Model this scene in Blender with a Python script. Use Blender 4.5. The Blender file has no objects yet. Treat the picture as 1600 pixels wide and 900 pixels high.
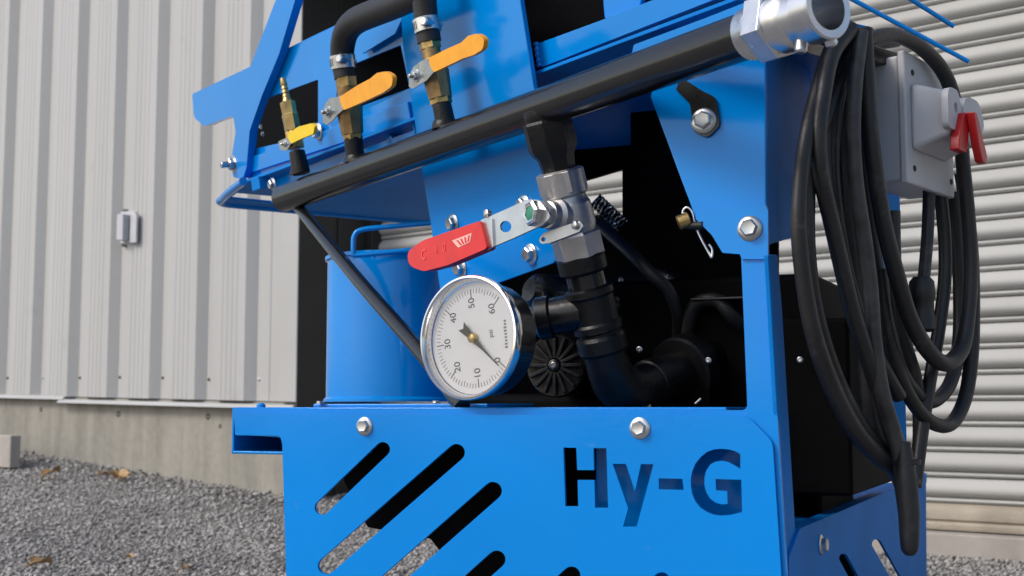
import bpy, bmesh, math, random
import numpy as np
from mathutils import Vector, Matrix, geometry
random.seed(7)
SC = bpy.context.scene
COL = SC.collection
V = Vector
# ------------------------------------------------------------------ camera
CAMZ = 0.42
F = 2000.0                       # focal length in photo pixels (photo 1600 wide)
TH = math.atan(188 / F)          # camera looks up slightly
CT, ST = math.cos(TH), math.sin(TH)
CAM = V((0, 0, CAMZ))
cd = bpy.data.cameras.new("camera"); cam = bpy.data.objects.new("camera", cd); COL.objects.link(cam)
cd.sensor_width = 36.0; cd.lens = 36.0 * F / 1600; cd.clip_start = 0.05; cd.clip_end = 2000
cam.location = CAM; cam.rotation_euler = (math.pi / 2 + TH, 0, 0)
cd.dof.use_dof = True; cd.dof.focus_distance = 1.55; cd.dof.aperture_fstop = 11
SC.camera = cam
# ------------------------------------------------------------------ light
SUN_DIR = V((-0.70, -0.32, 0.66)).normalized()        # towards the sun
w = bpy.data.worlds.new("World"); SC.world = w; w.use_nodes = True
nt = w.node_tree
sky = nt.nodes.new("ShaderNodeTexSky"); sky.sky_type = 'NISHITA'; sky.sun_disc = False
sky.sun_elevation = math.asin(SUN_DIR.z); sky.sun_rotation = math.atan2(SUN_DIR.x, SUN_DIR.y)
sky.dust_density = 2.5; sky.ozone_density = 1.0; sky.air_density = 1.0
nt.links.new(sky.outputs[0], nt.nodes["Background"].inputs[0])
nt.nodes["Background"].inputs[1].default_value = 0.15
sd = bpy.data.lights.new("sun", 'SUN'); sd.energy = 1.3; sd.angle = math.radians(16); sd.color = (1.0, 0.97, 0.93)
so = bpy.data.objects.new("sun", sd); COL.objects.link(so)
so.rotation_euler = SUN_DIR.to_track_quat('Z', 'Y').to_euler()
so.location = (-6, -4, 8)
SC.view_settings.view_transform = 'Standard'; SC.view_settings.look = 'None'
SC.view_settings.exposure = 0.34; SC.view_settings.gamma = 1.0
SC.view_settings.use_curve_mapping = False

# ------------------------------------------------------------------ measuring
def ray(x, y):
    cx = (x - 800) / F; cy = (450 - y) / F
    return V((cx, CT - ST * cy, ST + CT * cy))
def at(pl, x, y, off=0.0):
    n, c = pl; r = ray(x, y)
    return CAM + r * ((c + off - n.dot(CAM)) / n.dot(r))
def atY(x, y, Y):
    r = ray(x, y); return CAM + r * (Y / r.y)
def atz(x, y, z):
    r = ray(x, y); return CAM + r * ((z - CAMZ) / r.z)
def rpx(px, p):                  # pixel length -> metres at point p
    return px / F * (p.y * CT + (p.z - CAMZ) * ST)
def shift(pl, o): return (pl[0], pl[1] + o)

PF = (V((-0.413, -0.9107, 0)).normalized(), -1.366)                    # slotted front face
pc = at(PF, 1213, 640)
nS = V((-PF[0].y, PF[0].x, 0))                                        # right side, square to the front
PS = (nS, nS.dot(pc))
PA, PB = atz(480, 297, CAMZ + .365), atz(1077, 87, CAMZ + .365)        # manifold pipe axis
q = (PB - PA).normalized()
nq = V((q.y, -q.x, 0))                                                # upper frame faces left and towards camera
TILT = math.radians(11)
nT = (nq * math.cos(TILT) - V((0, 0, 1)) * math.sin(TILT)).normalized()
uT = (nq * math.sin(TILT) + V((0, 0, 1)) * math.cos(TILT)).normalized()
PT = (nT, nT.dot(PA))
PU = (nq, nq.dot(PA))

# ------------------------------------------------------------------ materials
def mat(name, color, rough=.5, metal=0.0, spec=.5, var=0.0, vscale=8, bump=0.0, bscale=200, coat=0.0, rvar=0.0, col2=None, stretch=None, bdist=.01):
    m = bpy.data.materials.new(name); m.use_nodes = True
    t = m.node_tree; b = t.nodes["Principled BSDF"]
    b.inputs["Base Color"].default_value = (*color, 1); b.inputs["Roughness"].default_value = rough
    b.inputs["Metallic"].default_value = metal; b.inputs["Specular IOR Level"].default_value = spec
    b.inputs["Coat Weight"].default_value = coat; b.inputs["Coat Roughness"].default_value = .08
    tc = t.nodes.new("ShaderNodeTexCoord"); src = tc.outputs["Object"]
    if stretch:
        mp = t.nodes.new("ShaderNodeMapping"); mp.inputs["Scale"].default_value = stretch
        t.links.new(src, mp.inputs[0]); src = mp.outputs[0]
    def noise(scale, detail=4):
        n = t.nodes.new("ShaderNodeTexNoise"); n.inputs["Scale"].default_value = scale; n.inputs["Detail"].default_value = detail
        t.links.new(src, n.inputs["Vector"]); return n
    if var or col2:
        n = noise(vscale); r = t.nodes.new("ShaderNodeValToRGB")
        c2 = col2 or tuple(max(0, c * (1 - var)) for c in color)
        c1 = color if col2 else tuple(min(1, c * (1 + var)) for c in color)
        r.color_ramp.elements[0].position = .3; r.color_ramp.elements[1].position = .7
        r.color_ramp.elements[0].color = (*c2, 1); r.color_ramp.elements[1].color = (*c1, 1)
        t.links.new(n.outputs["Fac"], r.inputs[0]); t.links.new(r.outputs[0], b.inputs["Base Color"])
    if rvar:
        n = noise(vscale * 3); mr = t.nodes.new("ShaderNodeMapRange")
        mr.inputs[3].default_value = max(.03, rough - rvar); mr.inputs[4].default_value = min(1, rough + rvar)
        t.links.new(n.outputs["Fac"], mr.inputs[0]); t.links.new(mr.outputs[0], b.inputs["Roughness"])
    if bump:
        n = noise(bscale, 3); bp = t.nodes.new("ShaderNodeBump"); bp.inputs["Strength"].default_value = bump
        bp.inputs["Distance"].default_value = bdist
        t.links.new(n.outputs["Fac"], bp.inputs["Height"]); t.links.new(bp.outputs[0], b.inputs["Normal"])
    return m
M = {}
M['blue'] = mat('blue_paint', (.0, .222, .67), .13, spec=.33, var=.05, vscale=5, bump=.045, bscale=110, rvar=.05, bdist=.002)
M['blueshade'] = mat('shaded_blue_paint', (.0, .18, .57), .55, spec=.12, var=.1, vscale=9)  # darker, duller copy of the blue paint, for faces in shade
M['black_shade'] = mat('matt_black_and_shade', (.0025, .0025, .003), .7, spec=.06, var=.3, vscale=20, bump=.2, bscale=120, bdist=.002)  # black machine parts, and inner blue plates whose shade is painted black
M['black'] = mat('black_paint', (.004, .004, .0045), .3, spec=.4, bump=.12, bscale=120, coat=.2, rvar=.1, vscale=30, bdist=.002)
M['pipe'] = mat('black_steel_pipe', (.008, .008, .0085), .2, spec=.6, bump=.04, bscale=70, rvar=.1, vscale=25, bdist=.002)
M['iron'] = mat('black_iron', (.004, .004, .0045), .42, spec=.35, bump=.35, bscale=160, var=.3, vscale=40, bdist=.002)
M['rubber'] = mat('black_rubber', (.012, .012, .013), .5, var=.25, vscale=25, bump=.15, bscale=250, rvar=.1, bdist=.002)
M['cable'] = mat('dusty_rubber', (.020, .020, .021), .42, spec=.4, col2=(.010, .010, .011), vscale=14, bump=.2, bscale=220, rvar=.1, bdist=.002)
M['tape'] = mat('worn_cable_jacket', (.05, .05, .05), .5, col2=(.018, .018, .018), vscale=45, bump=.3, bscale=120, bdist=.003)
M['zinc'] = mat('zinc_plate', (.62, .64, .66), .3, 1.0, var=.12, vscale=60, rvar=.12, bump=.05, bscale=300, bdist=.002)
M['steel'] = mat('stainless_cast', (.50, .49, .48), .42, 1.0, var=.1, vscale=40, bump=.25, bscale=420, rvar=.08, bdist=.001)
M['plate_steel'] = mat('stainless_sheet', (.62, .61, .60), .3, 1.0, var=.08, vscale=40, rvar=.1)
M['alu'] = mat('machined_aluminium', (.64, .64, .65), .30, 1.0, var=.06, vscale=40, rvar=.08)
M['chrome'] = mat('polished_bezel', (.78, .78, .78), .16, 1.0, var=.05, vscale=30, rvar=.05)
M['brass'] = mat('brass', (.60, .42, .17), .34, 1.0, var=.2, vscale=70, rvar=.1, bump=.1, bscale=300, col2=(.40, .26, .10), bdist=.001)
M['bronze'] = mat('weathered_brass', (.38, .25, .11), .45, .9, var=.3, vscale=60, rvar=.12, bump=.2, bscale=300, col2=(.24, .15, .07), bdist=.001)
M['yellow'] = mat('orange_yellow_vinyl', (.85, .36, .012), .4, var=.08, vscale=50, bump=.12, bscale=180, bdist=.002)
M['lemon'] = mat('lemon_vinyl', (.85, .60, .01), .4, var=.06, vscale=50)
M['red'] = mat('red_vinyl', (.60, .013, .011), .38, var=.1, vscale=30, bump=.06, bscale=120, bdist=.002)
M['pink'] = mat('worn_red_relief', (.72, .10, .075), .5)
M['silver_print'] = mat('rubbed_logo', (.75, .42, .36), .5)
M['redplastic'] = mat('red_plastic', (.46, .012, .014), .35, var=.05)
M['greyplastic'] = mat('grey_enclosure', (.46, .465, .485), .5, var=.06, vscale=20, bump=.06, bscale=300, bdist=.001)
M['dial'] = mat('dial_white', (.82, .82, .84), .5)
M['ink'] = mat('dial_ink', (.02, .02, .02), .5)
M['faint'] = mat('faded_ink', (.22, .22, .23), .5)
M['green'] = mat('green_lacquer', (.03, .20, .12), .5)
M['dark'] = mat('dark_void', (.006, .006, .006), .7)
M['siding'] = mat('grey_painted_steel', (.405, .403, .395), .5, var=.045, vscale=1.2, stretch=(6, 6, .25), bump=.05, bscale=6, bdist=.01)
M['trim'] = mat('light_trim', (.40, .40, .39), .5, var=.05, vscale=3)
M['reveal'] = mat('dark_bronze_steel', (.022, .022, .021), .45, var=.2, vscale=6)
M['slat'] = mat('white_slat', (.42, .42, .405), .7, spec=.3, var=.05, vscale=3, stretch=(1, 1, 3))
M['dusty'] = mat('dusty_bottom_bar', (.42, .37, .30), .7, col2=(.30, .26, .21), vscale=9, bump=.2, bscale=60)
M['leaf'] = mat('dry_leaf', (.50, .33, .15), .6, col2=(.30, .17, .07), vscale=40)
M['wood'] = mat('oak_chip', (.45, .33, .20), .6)

def scuff(m, c2, sc=38, lo=.64, hi=.72, amt=.35):     # fine dust specks and rub marks in the paint
    t = m.node_tree; b = t.nodes["Principled BSDF"]; old = b.inputs["Base Color"].links[0].from_socket
    tc = t.nodes.new("ShaderNodeTexCoord"); n = t.nodes.new("ShaderNodeTexNoise"); n.inputs["Scale"].default_value = sc; n.inputs["Detail"].default_value = 9; n.inputs["Roughness"].default_value = .72
    t.links.new(tc.outputs["Object"], n.inputs["Vector"])
    mr = t.nodes.new("ShaderNodeMapRange"); mr.inputs[1].default_value = lo; mr.inputs[2].default_value = hi; mr.inputs[4].default_value = amt; t.links.new(n.outputs["Fac"], mr.inputs[0])
    mx = t.nodes.new("ShaderNodeMix"); mx.data_type = 'RGBA'; mx.inputs["B"].default_value = (*c2, 1)
    t.links.new(mr.outputs[0], mx.inputs["Factor"]); t.links.new(old, mx.inputs["A"]); t.links.new(mx.outputs["Result"], b.inputs["Base Color"])
scuff(M['blue'], (.12, .30, .60)); scuff(M['blueshade'], (.12, .26, .48), 30, .58, .72, .4)
scuff(M['cable'], (.10, .095, .09), 22, .56, .72, .5); scuff(M['rubber'], (.06, .058, .055), 22, .58, .74, .5)
scuff(M['yellow'], (.50, .30, .10), 60, .60, .70, .5); scuff(M['red'], (.40, .06, .05), 60, .60, .70, .5)
scuff(M['siding'], (.27, .26, .245), 5, .60, .76, .5)
def concrete(name, base, dark, sc=3.0):
    m = bpy.data.materials.new(name); m.use_nodes = True; t = m.node_tree; b = t.nodes["Principled BSDF"]
    b.inputs["Roughness"].default_value = .85
    tc = t.nodes.new("ShaderNodeTexCoord")
    mp = t.nodes.new("ShaderNodeMapping"); mp.inputs["Scale"].default_value = (5, 5, .6); t.links.new(tc.outputs["Object"], mp.inputs[0])
    n1 = t.nodes.new("ShaderNodeTexNoise"); n1.inputs["Scale"].default_value = sc; n1.inputs["Detail"].default_value = 6; t.links.new(mp.outputs[0], n1.inputs["Vector"])
    n2 = t.nodes.new("ShaderNodeTexNoise"); n2.inputs["Scale"].default_value = 30; n2.inputs["Detail"].default_value = 8; t.links.new(tc.outputs["Object"], n2.inputs["Vector"])
    r = t.nodes.new("ShaderNodeValToRGB"); r.color_ramp.elements[0].position = .3; r.color_ramp.elements[1].position = .68
    r.color_ramp.elements[0].color = (*dark, 1); r.color_ramp.elements[1].color = (*base, 1)
    mx = t.nodes.new("ShaderNodeMath"); mx.operation = 'MULTIPLY_ADD'; mx.inputs[1].default_value = .35; t.links.new(n2.outputs["Fac"], mx.inputs[0])
    m2 = t.nodes.new("ShaderNodeMath"); m2.operation = 'MULTIPLY'; m2.inputs[1].default_value = .7; t.links.new(n1.outputs["Fac"], m2.inputs[0]); t.links.new(m2.outputs[0], mx.inputs[2])
    t.links.new(mx.outputs[0], r.inputs[0]); t.links.new(r.outputs[0], b.inputs["Base Color"])
    bp = t.nodes.new("ShaderNodeBump"); bp.inputs["Strength"].default_value = .3; bp.inputs["Distance"].default_value = .004
    t.links.new(n2.outputs["Fac"], bp.inputs["Height"]); t.links.new(bp.outputs[0], b.inputs["Normal"])
    return m
M['concrete'] = concrete('poured_concrete', (.315, .298, .255), (.20, .19, .165))
M['sill'] = concrete('sill_concrete', (.40, .37, .335), (.30, .275, .245), 1.5)
def stone_mat():
    m = bpy.data.materials.new('crushed_stone'); m.use_nodes = True; t = m.node_tree; b = t.nodes["Principled BSDF"]
    b.inputs["Roughness"].default_value = .85
    g = t.nodes.new("ShaderNodeNewGeometry"); r = t.nodes.new("ShaderNodeValToRGB")
    el = r.color_ramp.elements; el[0].color = (.20, .194, .188, 1); el[1].color = (.45, .43, .405, 1)
    e = el.new(.35); e.color = (.29, .277, .262, 1); e = el.new(.75); e.color = (.38, .36, .34, 1)
    t.links.new(g.outputs["Random Per Island"], r.inputs[0])
    tc = t.nodes.new("ShaderNodeTexCoord"); n = t.nodes.new("ShaderNodeTexNoise"); n.inputs["Scale"].default_value = 1.3; n.inputs["Detail"].default_value = 3
    t.links.new(tc.outputs["Object"], n.inputs["Vector"])
    mr = t.nodes.new("ShaderNodeMapRange"); mr.inputs[1].default_value = .3; mr.inputs[2].default_value = .7; mr.inputs[3].default_value = .72; mr.inputs[4].default_value = 1.15
    t.links.new(n.outputs["Fac"], mr.inputs[0])
    mx = t.nodes.new("ShaderNodeMix"); mx.data_type = 'RGBA'; mx.blend_type = 'MULTIPLY'; mx.inputs["Factor"].default_value = 1
    t.links.new(r.outputs[0], mx.inputs["A"]); t.links.new(mr.outputs[0], mx.inputs["B"])
    t.links.new(mx.outputs["Result"], b.inputs["Base Color"])
    return m
M['stone'] = stone_mat()
M['ground'] = mat('gravel_fines', (.30, .285, .27), .95, col2=(.16, .152, .144), vscale=60, bump=.8, bscale=70, bdist=.01)
def glass_mat():
    m = bpy.data.materials.new('gauge_window'); m.use_nodes = True; t = m.node_tree
    t.nodes.remove(t.nodes["Principled BSDF"]); out = t.nodes["Material Output"]
    tr = t.nodes.new("ShaderNodeBsdfTransparent"); gl = t.nodes.new("ShaderNodeBsdfGlossy"); gl.inputs["Roughness"].default_value = .02
    fr = t.nodes.new("ShaderNodeFresnel"); fr.inputs[0].default_value = 1.45; mx = t.nodes.new("ShaderNodeMixShader")
    t.links.new(fr.outputs[0], mx.inputs[0]); t.links.new(tr.outputs[0], mx.inputs[1]); t.links.new(gl.outputs[0], mx.inputs[2]); t.links.new(mx.outputs[0], out.inputs[0])
    return m
M['glass'] = glass_mat()

def per_object(m, lo, hi):                       # each bolt its own dullness
    t = m.node_tree; b = t.nodes["Principled BSDF"]; old = b.inputs["Base Color"].links[0].from_socket
    oi = t.nodes.new("ShaderNodeObjectInfo"); mr = t.nodes.new("ShaderNodeMapRange"); mr.inputs[3].default_value = lo; mr.inputs[4].default_value = hi
    t.links.new(oi.outputs["Random"], mr.inputs[0]); mx = t.nodes.new("ShaderNodeMix"); mx.data_type = 'RGBA'; mx.blend_type = 'MULTIPLY'; mx.inputs["Factor"].default_value = 1
    t.links.new(old, mx.inputs["A"]); t.links.new(mr.outputs[0], mx.inputs["B"]); t.links.new(mx.outputs["Result"], b.inputs["Base Color"])
scuff(M['zinc'], (.30, .27, .22), 120, .52, .68, .6); per_object(M['zinc'], .7, 1.05)
scuff(M['brass'], (.22, .14, .06), 90, .5, .7, .6)
per_object(M['siding'], .95, 1.04); per_object(M['slat'], .93, 1.04)
# ------------------------------------------------------------------ object helpers
WM = {}
def attach(o, parent, world=None):
    world = world or Matrix.Identity(4)
    if parent is not None:
        o.parent = parent; o.matrix_parent_inverse = WM[parent.name].inverted()
    o.matrix_basis = world; WM[o.name] = world.copy()
    return o
def thing(name, label, cat, loc, group=None):
    o = bpy.data.objects.new(name, None); COL.objects.link(o); o.empty_display_size = .05
    o['label'] = label; o['category'] = cat
    if group: o['group'] = group
    return attach(o, None, Matrix.Translation(loc))
def mkmesh(name, verts, faces, m, smooth=30):
    me = bpy.data.meshes.new(name); me.from_pydata([tuple(v) for v in verts], [], faces); me.update()
    bm = bmesh.new(); bm.from_mesh(me); bmesh.ops.recalc_face_normals(bm, faces=bm.faces); bm.to_mesh(me); bm.free()
    if smooth:
        me.shade_smooth(); me.set_sharp_from_angle(angle=math.radians(smooth))
    if m: me.materials.append(M[m] if isinstance(m, str) else m)
    return me
def add(name, me, parent, world=None, bevel=0, seg=2):
    o = bpy.data.objects.new(name, me); COL.objects.link(o); attach(o, parent, world)
    if bevel:
        b = o.modifiers.new("bevel", 'BEVEL'); b.width = bevel; b.segments = seg; b.limit_method = 'ANGLE'; b.angle_limit = math.radians(40); b.harden_normals = True
    return o
def fil(pts, n=6):               # rounded polygon; a point may carry a radius
    out = []; N = len(pts)
    for i, p in enumerate(pts):
        if len(p) < 3 or p[2] <= 0: out.append((p[0], p[1])); continue
        P = V(p[:2]); A = V(pts[i - 1][:2]); B = V(pts[(i + 1) % N][:2])
        a = (A - P); b = (B - P); la, lb = a.length, b.length; a.normalize(); b.normalize()
        ang = a.angle(b); d = min(p[2] / math.tan(ang / 2), la * .49, lb * .49)
        s, e = P + a * d, P + b * d
        for k in range(n + 1):
            t = k / n; out.append(tuple(s * (1 - t) ** 2 + P * 2 * t * (1 - t) + e * t * t))
    return out
def circ(x, y, r, n=20, asp=1.0): return [(x + r * asp * math.cos(2 * math.pi * k / n), y + r * math.sin(2 * math.pi * k / n)) for k in range(n)]
def slot(x0, y0, x1, y1, r, n=8):
    a = math.atan2(y1 - y0, x1 - x0); out = []
    for k in range(n + 1):
        t = a + math.pi / 2 + math.pi * k / n; out.append((x0 + r * math.cos(t), y0 + r * math.sin(t)))
    for k in range(n + 1):
        t = a - math.pi / 2 + math.pi * k / n; out.append((x1 + r * math.cos(t), y1 + r * math.sin(t)))
    return out
def plate3(name, loops3, n, thick, m, parent, bevel=.0012):
    """loops3: outer loop then holes, 3D points lying on a plane of normal n; thickness goes to -n"""
    tris = geometry.tessellate_polygon(loops3)
    pts = [p for l in loops3 for p in l]; N = len(pts)
    verts = pts + [p - n * thick for p in pts]
    faces = [tuple(t) for t in tris] + [tuple(i + N for i in reversed(t)) for t in tris]
    s = 0
    for l in loops3:
        k = len(l)
        for i in range(k):
            a, b = s + i, s + (i + 1) % k; faces.append((a, b, b + N, a + N))
        s += k
    return add(name, mkmesh(name, verts, faces, m), parent, bevel=bevel)
def plate(name, pl, outer, thick, m, parent, off=0.0, holes=(), bevel=.0012):
    loops = [[at(pl, x, y, off) for x, y in fil(l)] for l in (outer, *holes)]
    return plate3(name, loops, pl[0], thick, m, parent, bevel)
def spline(pts, sub=8):
    P = [V(p) for p in pts]; out = []
    for i in range(len(P) - 1):
        p0, p1, p2, p3 = P[max(0, i - 1)], P[i], P[i + 1], P[min(len(P) - 1, i + 2)]
        for k in range(sub):
            t = k / sub
            out.append(.5 * ((2 * p1) + (p2 - p0) * t + (2 * p0 - 5 * p1 + 4 * p2 - p3) * t * t + (3 * p1 - p0 - 3 * p2 + p3) * t ** 3))
    out.append(P[-1]); return out
def tube_geo(pts, r, n=16, inner=None):
    R = r if isinstance(r, (list, tuple)) else [r] * len(pts)
    verts, faces = [], []; prev = None
    for i, p in enumerate(pts):
        d = (pts[min(i + 1, len(pts) - 1)] - pts[max(0, i - 1)]).normalized()
        if prev is None:
            u = d.orthogonal().normalized()
        else:
            u = (prev - d * prev.dot(d)).normalized()
        prev = u; v = d.cross(u)
        for k in range(n):
            a = 2 * math.pi * k / n; verts.append(p + (u * math.cos(a) + v * math.sin(a)) * R[i])
    for i in range(len(pts) - 1):
        for k in range(n):
            a, b = i * n + k, i * n + (k + 1) % n; faces.append((a, b, b + n, a + n))
    faces.append(tuple(reversed(range(n)))); faces.append(tuple(range((len(pts) - 1) * n, len(pts) * n)))
    return verts, faces
def tube(name, pts, r, m, parent, n=16, sub=0):
    if sub:
        if isinstance(r, (list, tuple)):
            rr = []
            for i in range(len(pts) - 1):
                for k in range(sub): rr.append(r[i] + (r[i + 1] - r[i]) * k / sub)
            rr.append(r[-1]); r = rr
        pts = spline(pts, sub)
    vs, fs = tube_geo(pts, r, n); return add(name, mkmesh(name, vs, fs, m, 50), parent)
def basis(d, up=V((0, 0, 1))):
    d = d.normalized(); u = up.cross(d)
    if u.length < 1e-4: u = V((1, 0, 0)).cross(d)
    u.normalize(); return u, d.cross(u), d
def lathe_geo(o, d, prof, n=32, rot=0.0, up=V((0, 0, 1)), cap=True):
    u, v, d = basis(d, up); verts, faces = [], []
    for h, r in prof:
        for k in range(n):
            a = 2 * math.pi * k / n + rot; verts.append(o + d * h + (u * math.cos(a) + v * math.sin(a)) * max(r, 1e-5))
    for i in range(len(prof) - 1):
        for k in range(n):
            a, b = i * n + k, i * n + (k + 1) % n; faces.append((a, b, b + n, a + n))
    if cap: faces.append(tuple(reversed(range(n)))); L = (len(prof) - 1) * n; faces.append(tuple(range(L, L + n)))
    return verts, faces
def lathe(name, o, d, prof, m, parent, n=32, rot=0.0, smooth=35, bevel=0):
    vs, fs = lathe_geo(o, d, prof, n, rot); return add(name, mkmesh(name, vs, fs, m, smooth), parent, bevel=bevel)
def join_geo(*gs):
    V_, F_ = [], []
    for vs, fs in gs:
        o = len(V_); V_ += list(vs); F_ += [tuple(i + o for i in f) for f in fs]
    return V_, F_
def box_geo(o, ex, ey, ez):      # corner + three edge vectors
    vs = [o + ex * a + ey * b + ez * c for c in (0, 1) for b in (0, 1) for a in (0, 1)]
    return vs, [(0, 2, 3, 1), (4, 5, 7, 6), (0, 1, 5, 4), (2, 6, 7, 3), (0, 4, 6, 2), (1, 3, 7, 5)]
def box(name, o, ex, ey, ez, m, parent, bevel=.0015):
    vs, fs = box_geo(o, ex, ey, ez); return add(name, mkmesh(name, vs, fs, m), parent, bevel=bevel)
def from_curve(name, cu, m):
    o = bpy.data.objects.new(name, cu); COL.objects.link(o); dg = bpy.context.evaluated_depsgraph_get()
    me = bpy.data.meshes.new_from_object(o.evaluated_get(dg)); bpy.data.objects.remove(o); me.materials.clear(); me.materials.append(M[m]); return me
def text_mesh(name, s, size, m, ext=.0002):
    cu = bpy.data.curves.new(name, 'FONT'); cu.body = s; cu.size = size; cu.align_x = 'CENTER'; cu.align_y = 'CENTER'; cu.extrude = ext
    return from_curve(name, cu, m)
def frame_m(o, ex, ey, ez):
    return Matrix(((ex.x, ey.x, ez.x, o.x), (ex.y, ey.y, ez.y, o.y), (ex.z, ey.z, ez.z, o.z), (0, 0, 0, 1)))
# shared flange bolt, unit: flange radius 1, axis +z
_b = join_geo(lathe_geo(V((0, 0, 0)), V((0, 0, 1)), [(0, .98), (.10, 1.0), (.16, .93), (.24, .72)], 28),
              lathe_geo(V((0, 0, 0)), V((0, 0, 1)), [(.12, .70), (.62, .70), (.72, .58), (.70, .44), (.69, .1)], 6))
BOLT = mkmesh('bolt', _b[0], _b[1], 'zinc', 28)
_b = join_geo(lathe_geo(V((0, 0, 0)), V((0, 0, 1)), [(0, 1), (.12, 1), (.14, .93)], 28), lathe_geo(V((0, 0, 0)), V((0, 0, 1)), [(.12, .66), (.62, .66), (.70, .56)], 6),
              lathe_geo(V((0, 0, 0)), V((0, 0, 1)), [(.6, .34), (1.5, .34), (1.58, .28)], 16))
NUT = mkmesh('nut', _b[0], _b[1], 'zinc', 28)
def bolt(pl, x, y, r, parent, off=0.0, me=None, name='bolt', n=None):
    p = at(pl, x, y, off); s = rpx(r, p); u, v, d = basis(n or pl[0])
    a = random.random() * 1.0; u2 = u * math.cos(a) + v * math.sin(a); v2 = d.cross(u2)
    return add(name, me or BOLT, parent, frame_m(p, u2 * s, v2 * s, d * s))
Z = V((0, 0, 1))

# ================================================================== SETTING
WD = V((0.7733, -0.6340, 0)).normalized()       # along the building wall, to the right
WN = V((-0.6340, -0.7733, 0)).normalized()      # out of the wall
PDOOR = (WN, -3.636); PSID = (WN, -3.256)
def gz(X, Y):                                   # ground height
    s = max(0.0, Y - 4.0 - .0 * X); k = s * s / (s + .5)
    return 0.008 + .115 * k
# ground sheet
xs = [-300, -60, -20, -8] + [(-4 + .25 * i) for i in range(33)] + [8, 20, 60, 300]
ys = [-300, -60, -15, -4] + [(.25 * i) for i in range(33)] + [12, 20, 60, 300]
gv = [V((x, y, gz(x, min(y, 8)) - .006)) for y in ys for x in xs]
gf = [(j * len(xs) + i, j * len(xs) + i + 1, (j + 1) * len(xs) + i + 1, (j + 1) * len(xs) + i) for j in range(len(ys) - 1) for i in range(len(xs) - 1)]
g = add('ground', mkmesh('ground', gv, gf, 'ground'), None); g['kind'] = 'structure'

# gravel, one mass of stones
def gravel():
    rng = np.random.default_rng(3)
    ph = (1 + 5 ** .5) / 2
    ico = np.array([(-1, ph, 0), (1, ph, 0), (-1, -ph, 0), (1, -ph, 0), (0, -1, ph), (0, 1, ph), (0, -1, -ph), (0, 1, -ph), (ph, 0, -1), (ph, 0, 1), (-ph, 0, -1), (-ph, 0, 1)]) / 1.9
    fc = np.array([(0, 11, 5), (0, 5, 1), (0, 1, 7), (0, 7, 10), (0, 10, 11), (1, 5, 9), (5, 11, 4), (11, 10, 2), (10, 7, 6), (7, 1, 8), (3, 9, 4), (3, 4, 2), (3, 2, 6), (3, 6, 8), (3, 8, 9), (4, 9, 5), (2, 4, 11), (6, 2, 10), (8, 6, 7), (9, 8, 1)])
    N = 170000
    X = rng.uniform(-3.2, 2.4, N); Y = rng.uniform(2.0, 6.6, N)
    d = X * WN.x + Y * WN.y
    keep = (d > -3.256 + .002) | ((d > -3.60) & (X * WD.x + Y * WD.y > -3.70))
    keep &= (np.abs(X) < .62 * Y)
    X, Y = X[keep], Y[keep]; n = len(X)
    R = .0034 + .0062 * rng.random(n) ** 3.0
    wall = np.clip(1 - np.abs(X * WN.x + Y * WN.y + 3.256) / .25, 0, 1) * (X * WD.x + Y * WD.y < -3.7)
    Zg = np.array([gz(a, b) for a, b in zip(X, Y)]) + rng.uniform(-.002, .0035, n) + .02 * wall * rng.random(n)
    R *= 1 + .35 * wall
    S = rng.uniform(.65, 1.35, (n, 3)) * R[:, None]; S[:, 2] *= .6
    J = rng.uniform(.75, 1.25, (n, 12, 1))
    P = ico[None] * J * S[:, None, :]
    a = rng.uniform(0, 6.283, n); b = rng.uniform(-.6, .6, n)
    ca, sa, cb, sb = np.cos(a)[:, None], np.sin(a)[:, None], np.cos(b)[:, None], np.sin(b)[:, None]
    x, y, z = P[..., 0], P[..., 1] * cb - P[..., 2] * sb, P[..., 1] * sb + P[..., 2] * cb
    P = np.stack([x * ca - y * sa + X[:, None], x * sa + y * ca + Y[:, None], z + Zg[:, None]], -1).reshape(-1, 3)
    Fc = (fc[None] + 12 * np.arange(n)[:, None, None]).reshape(-1, 3)
    me = bpy.data.meshes.new('gravel'); me.vertices.add(len(P)); me.vertices.foreach_set('co', P.ravel())
    me.loops.add(Fc.size); me.loops.foreach_set('vertex_index', Fc.ravel().astype(np.int32))
    me.polygons.add(len(Fc)); me.polygons.foreach_set('loop_start', np.arange(0, Fc.size, 3, dtype=np.int32))
    me.update(calc_edges=True); me.materials.append(M['stone'])
    o = add('gravel', me, None); o['kind'] = 'stuff'; o['label'] = 'grey crushed gravel covering the yard'; o['category'] = 'gravel'
gravel()

# ------------------------------------------------------------------ building
BLD = thing('metal_building', 'grey ribbed metal building with concrete base and white roller door', 'building', (-.5, 5.2, 0))
pj = at(PSID, 475, 400); TJ = WD.dot(pj)                     # jamb corner along the wall
def wp(t, out, z): return WD * t + WN * (out) + Z * z        # out = WN distance
CS, CDR = PSID[1], PDOOR[1]
t0 = WD.dot(at(PSID, 405, 400))                              # right edge of a rib's shaded flank
PER = .3125
def extr(profile, z0, z1, m, name, parent, back=.02, bevel=0):
    """profile [(t,out)...] left to right; closed to the back, extruded vertically; z may be functions of t"""
    pr = list(profile); bk = [(pr[-1][0], CS - back), (pr[0][0], CS - back)]
    lp = pr + bk; n = len(lp); fz0 = z0 if callable(z0) else (lambda t: z0)
    vs = [wp(t, o, fz0(t)) for t, o in lp] + [wp(t, o, z1) for t, o in lp]
    fs = [(i, (i + 1) % n, (i + 1) % n + n, i + n) for i in range(n)]
    vv = [V((p[0], p[1], 0)) for p in lp]
    for tr in geometry.tessellate_polygon([vv]): fs += [tuple(tr), tuple(i + n for i in tr)]
    return add(name, mkmesh(name, vs, fs, m, 25), parent, bevel=bevel)
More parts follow.
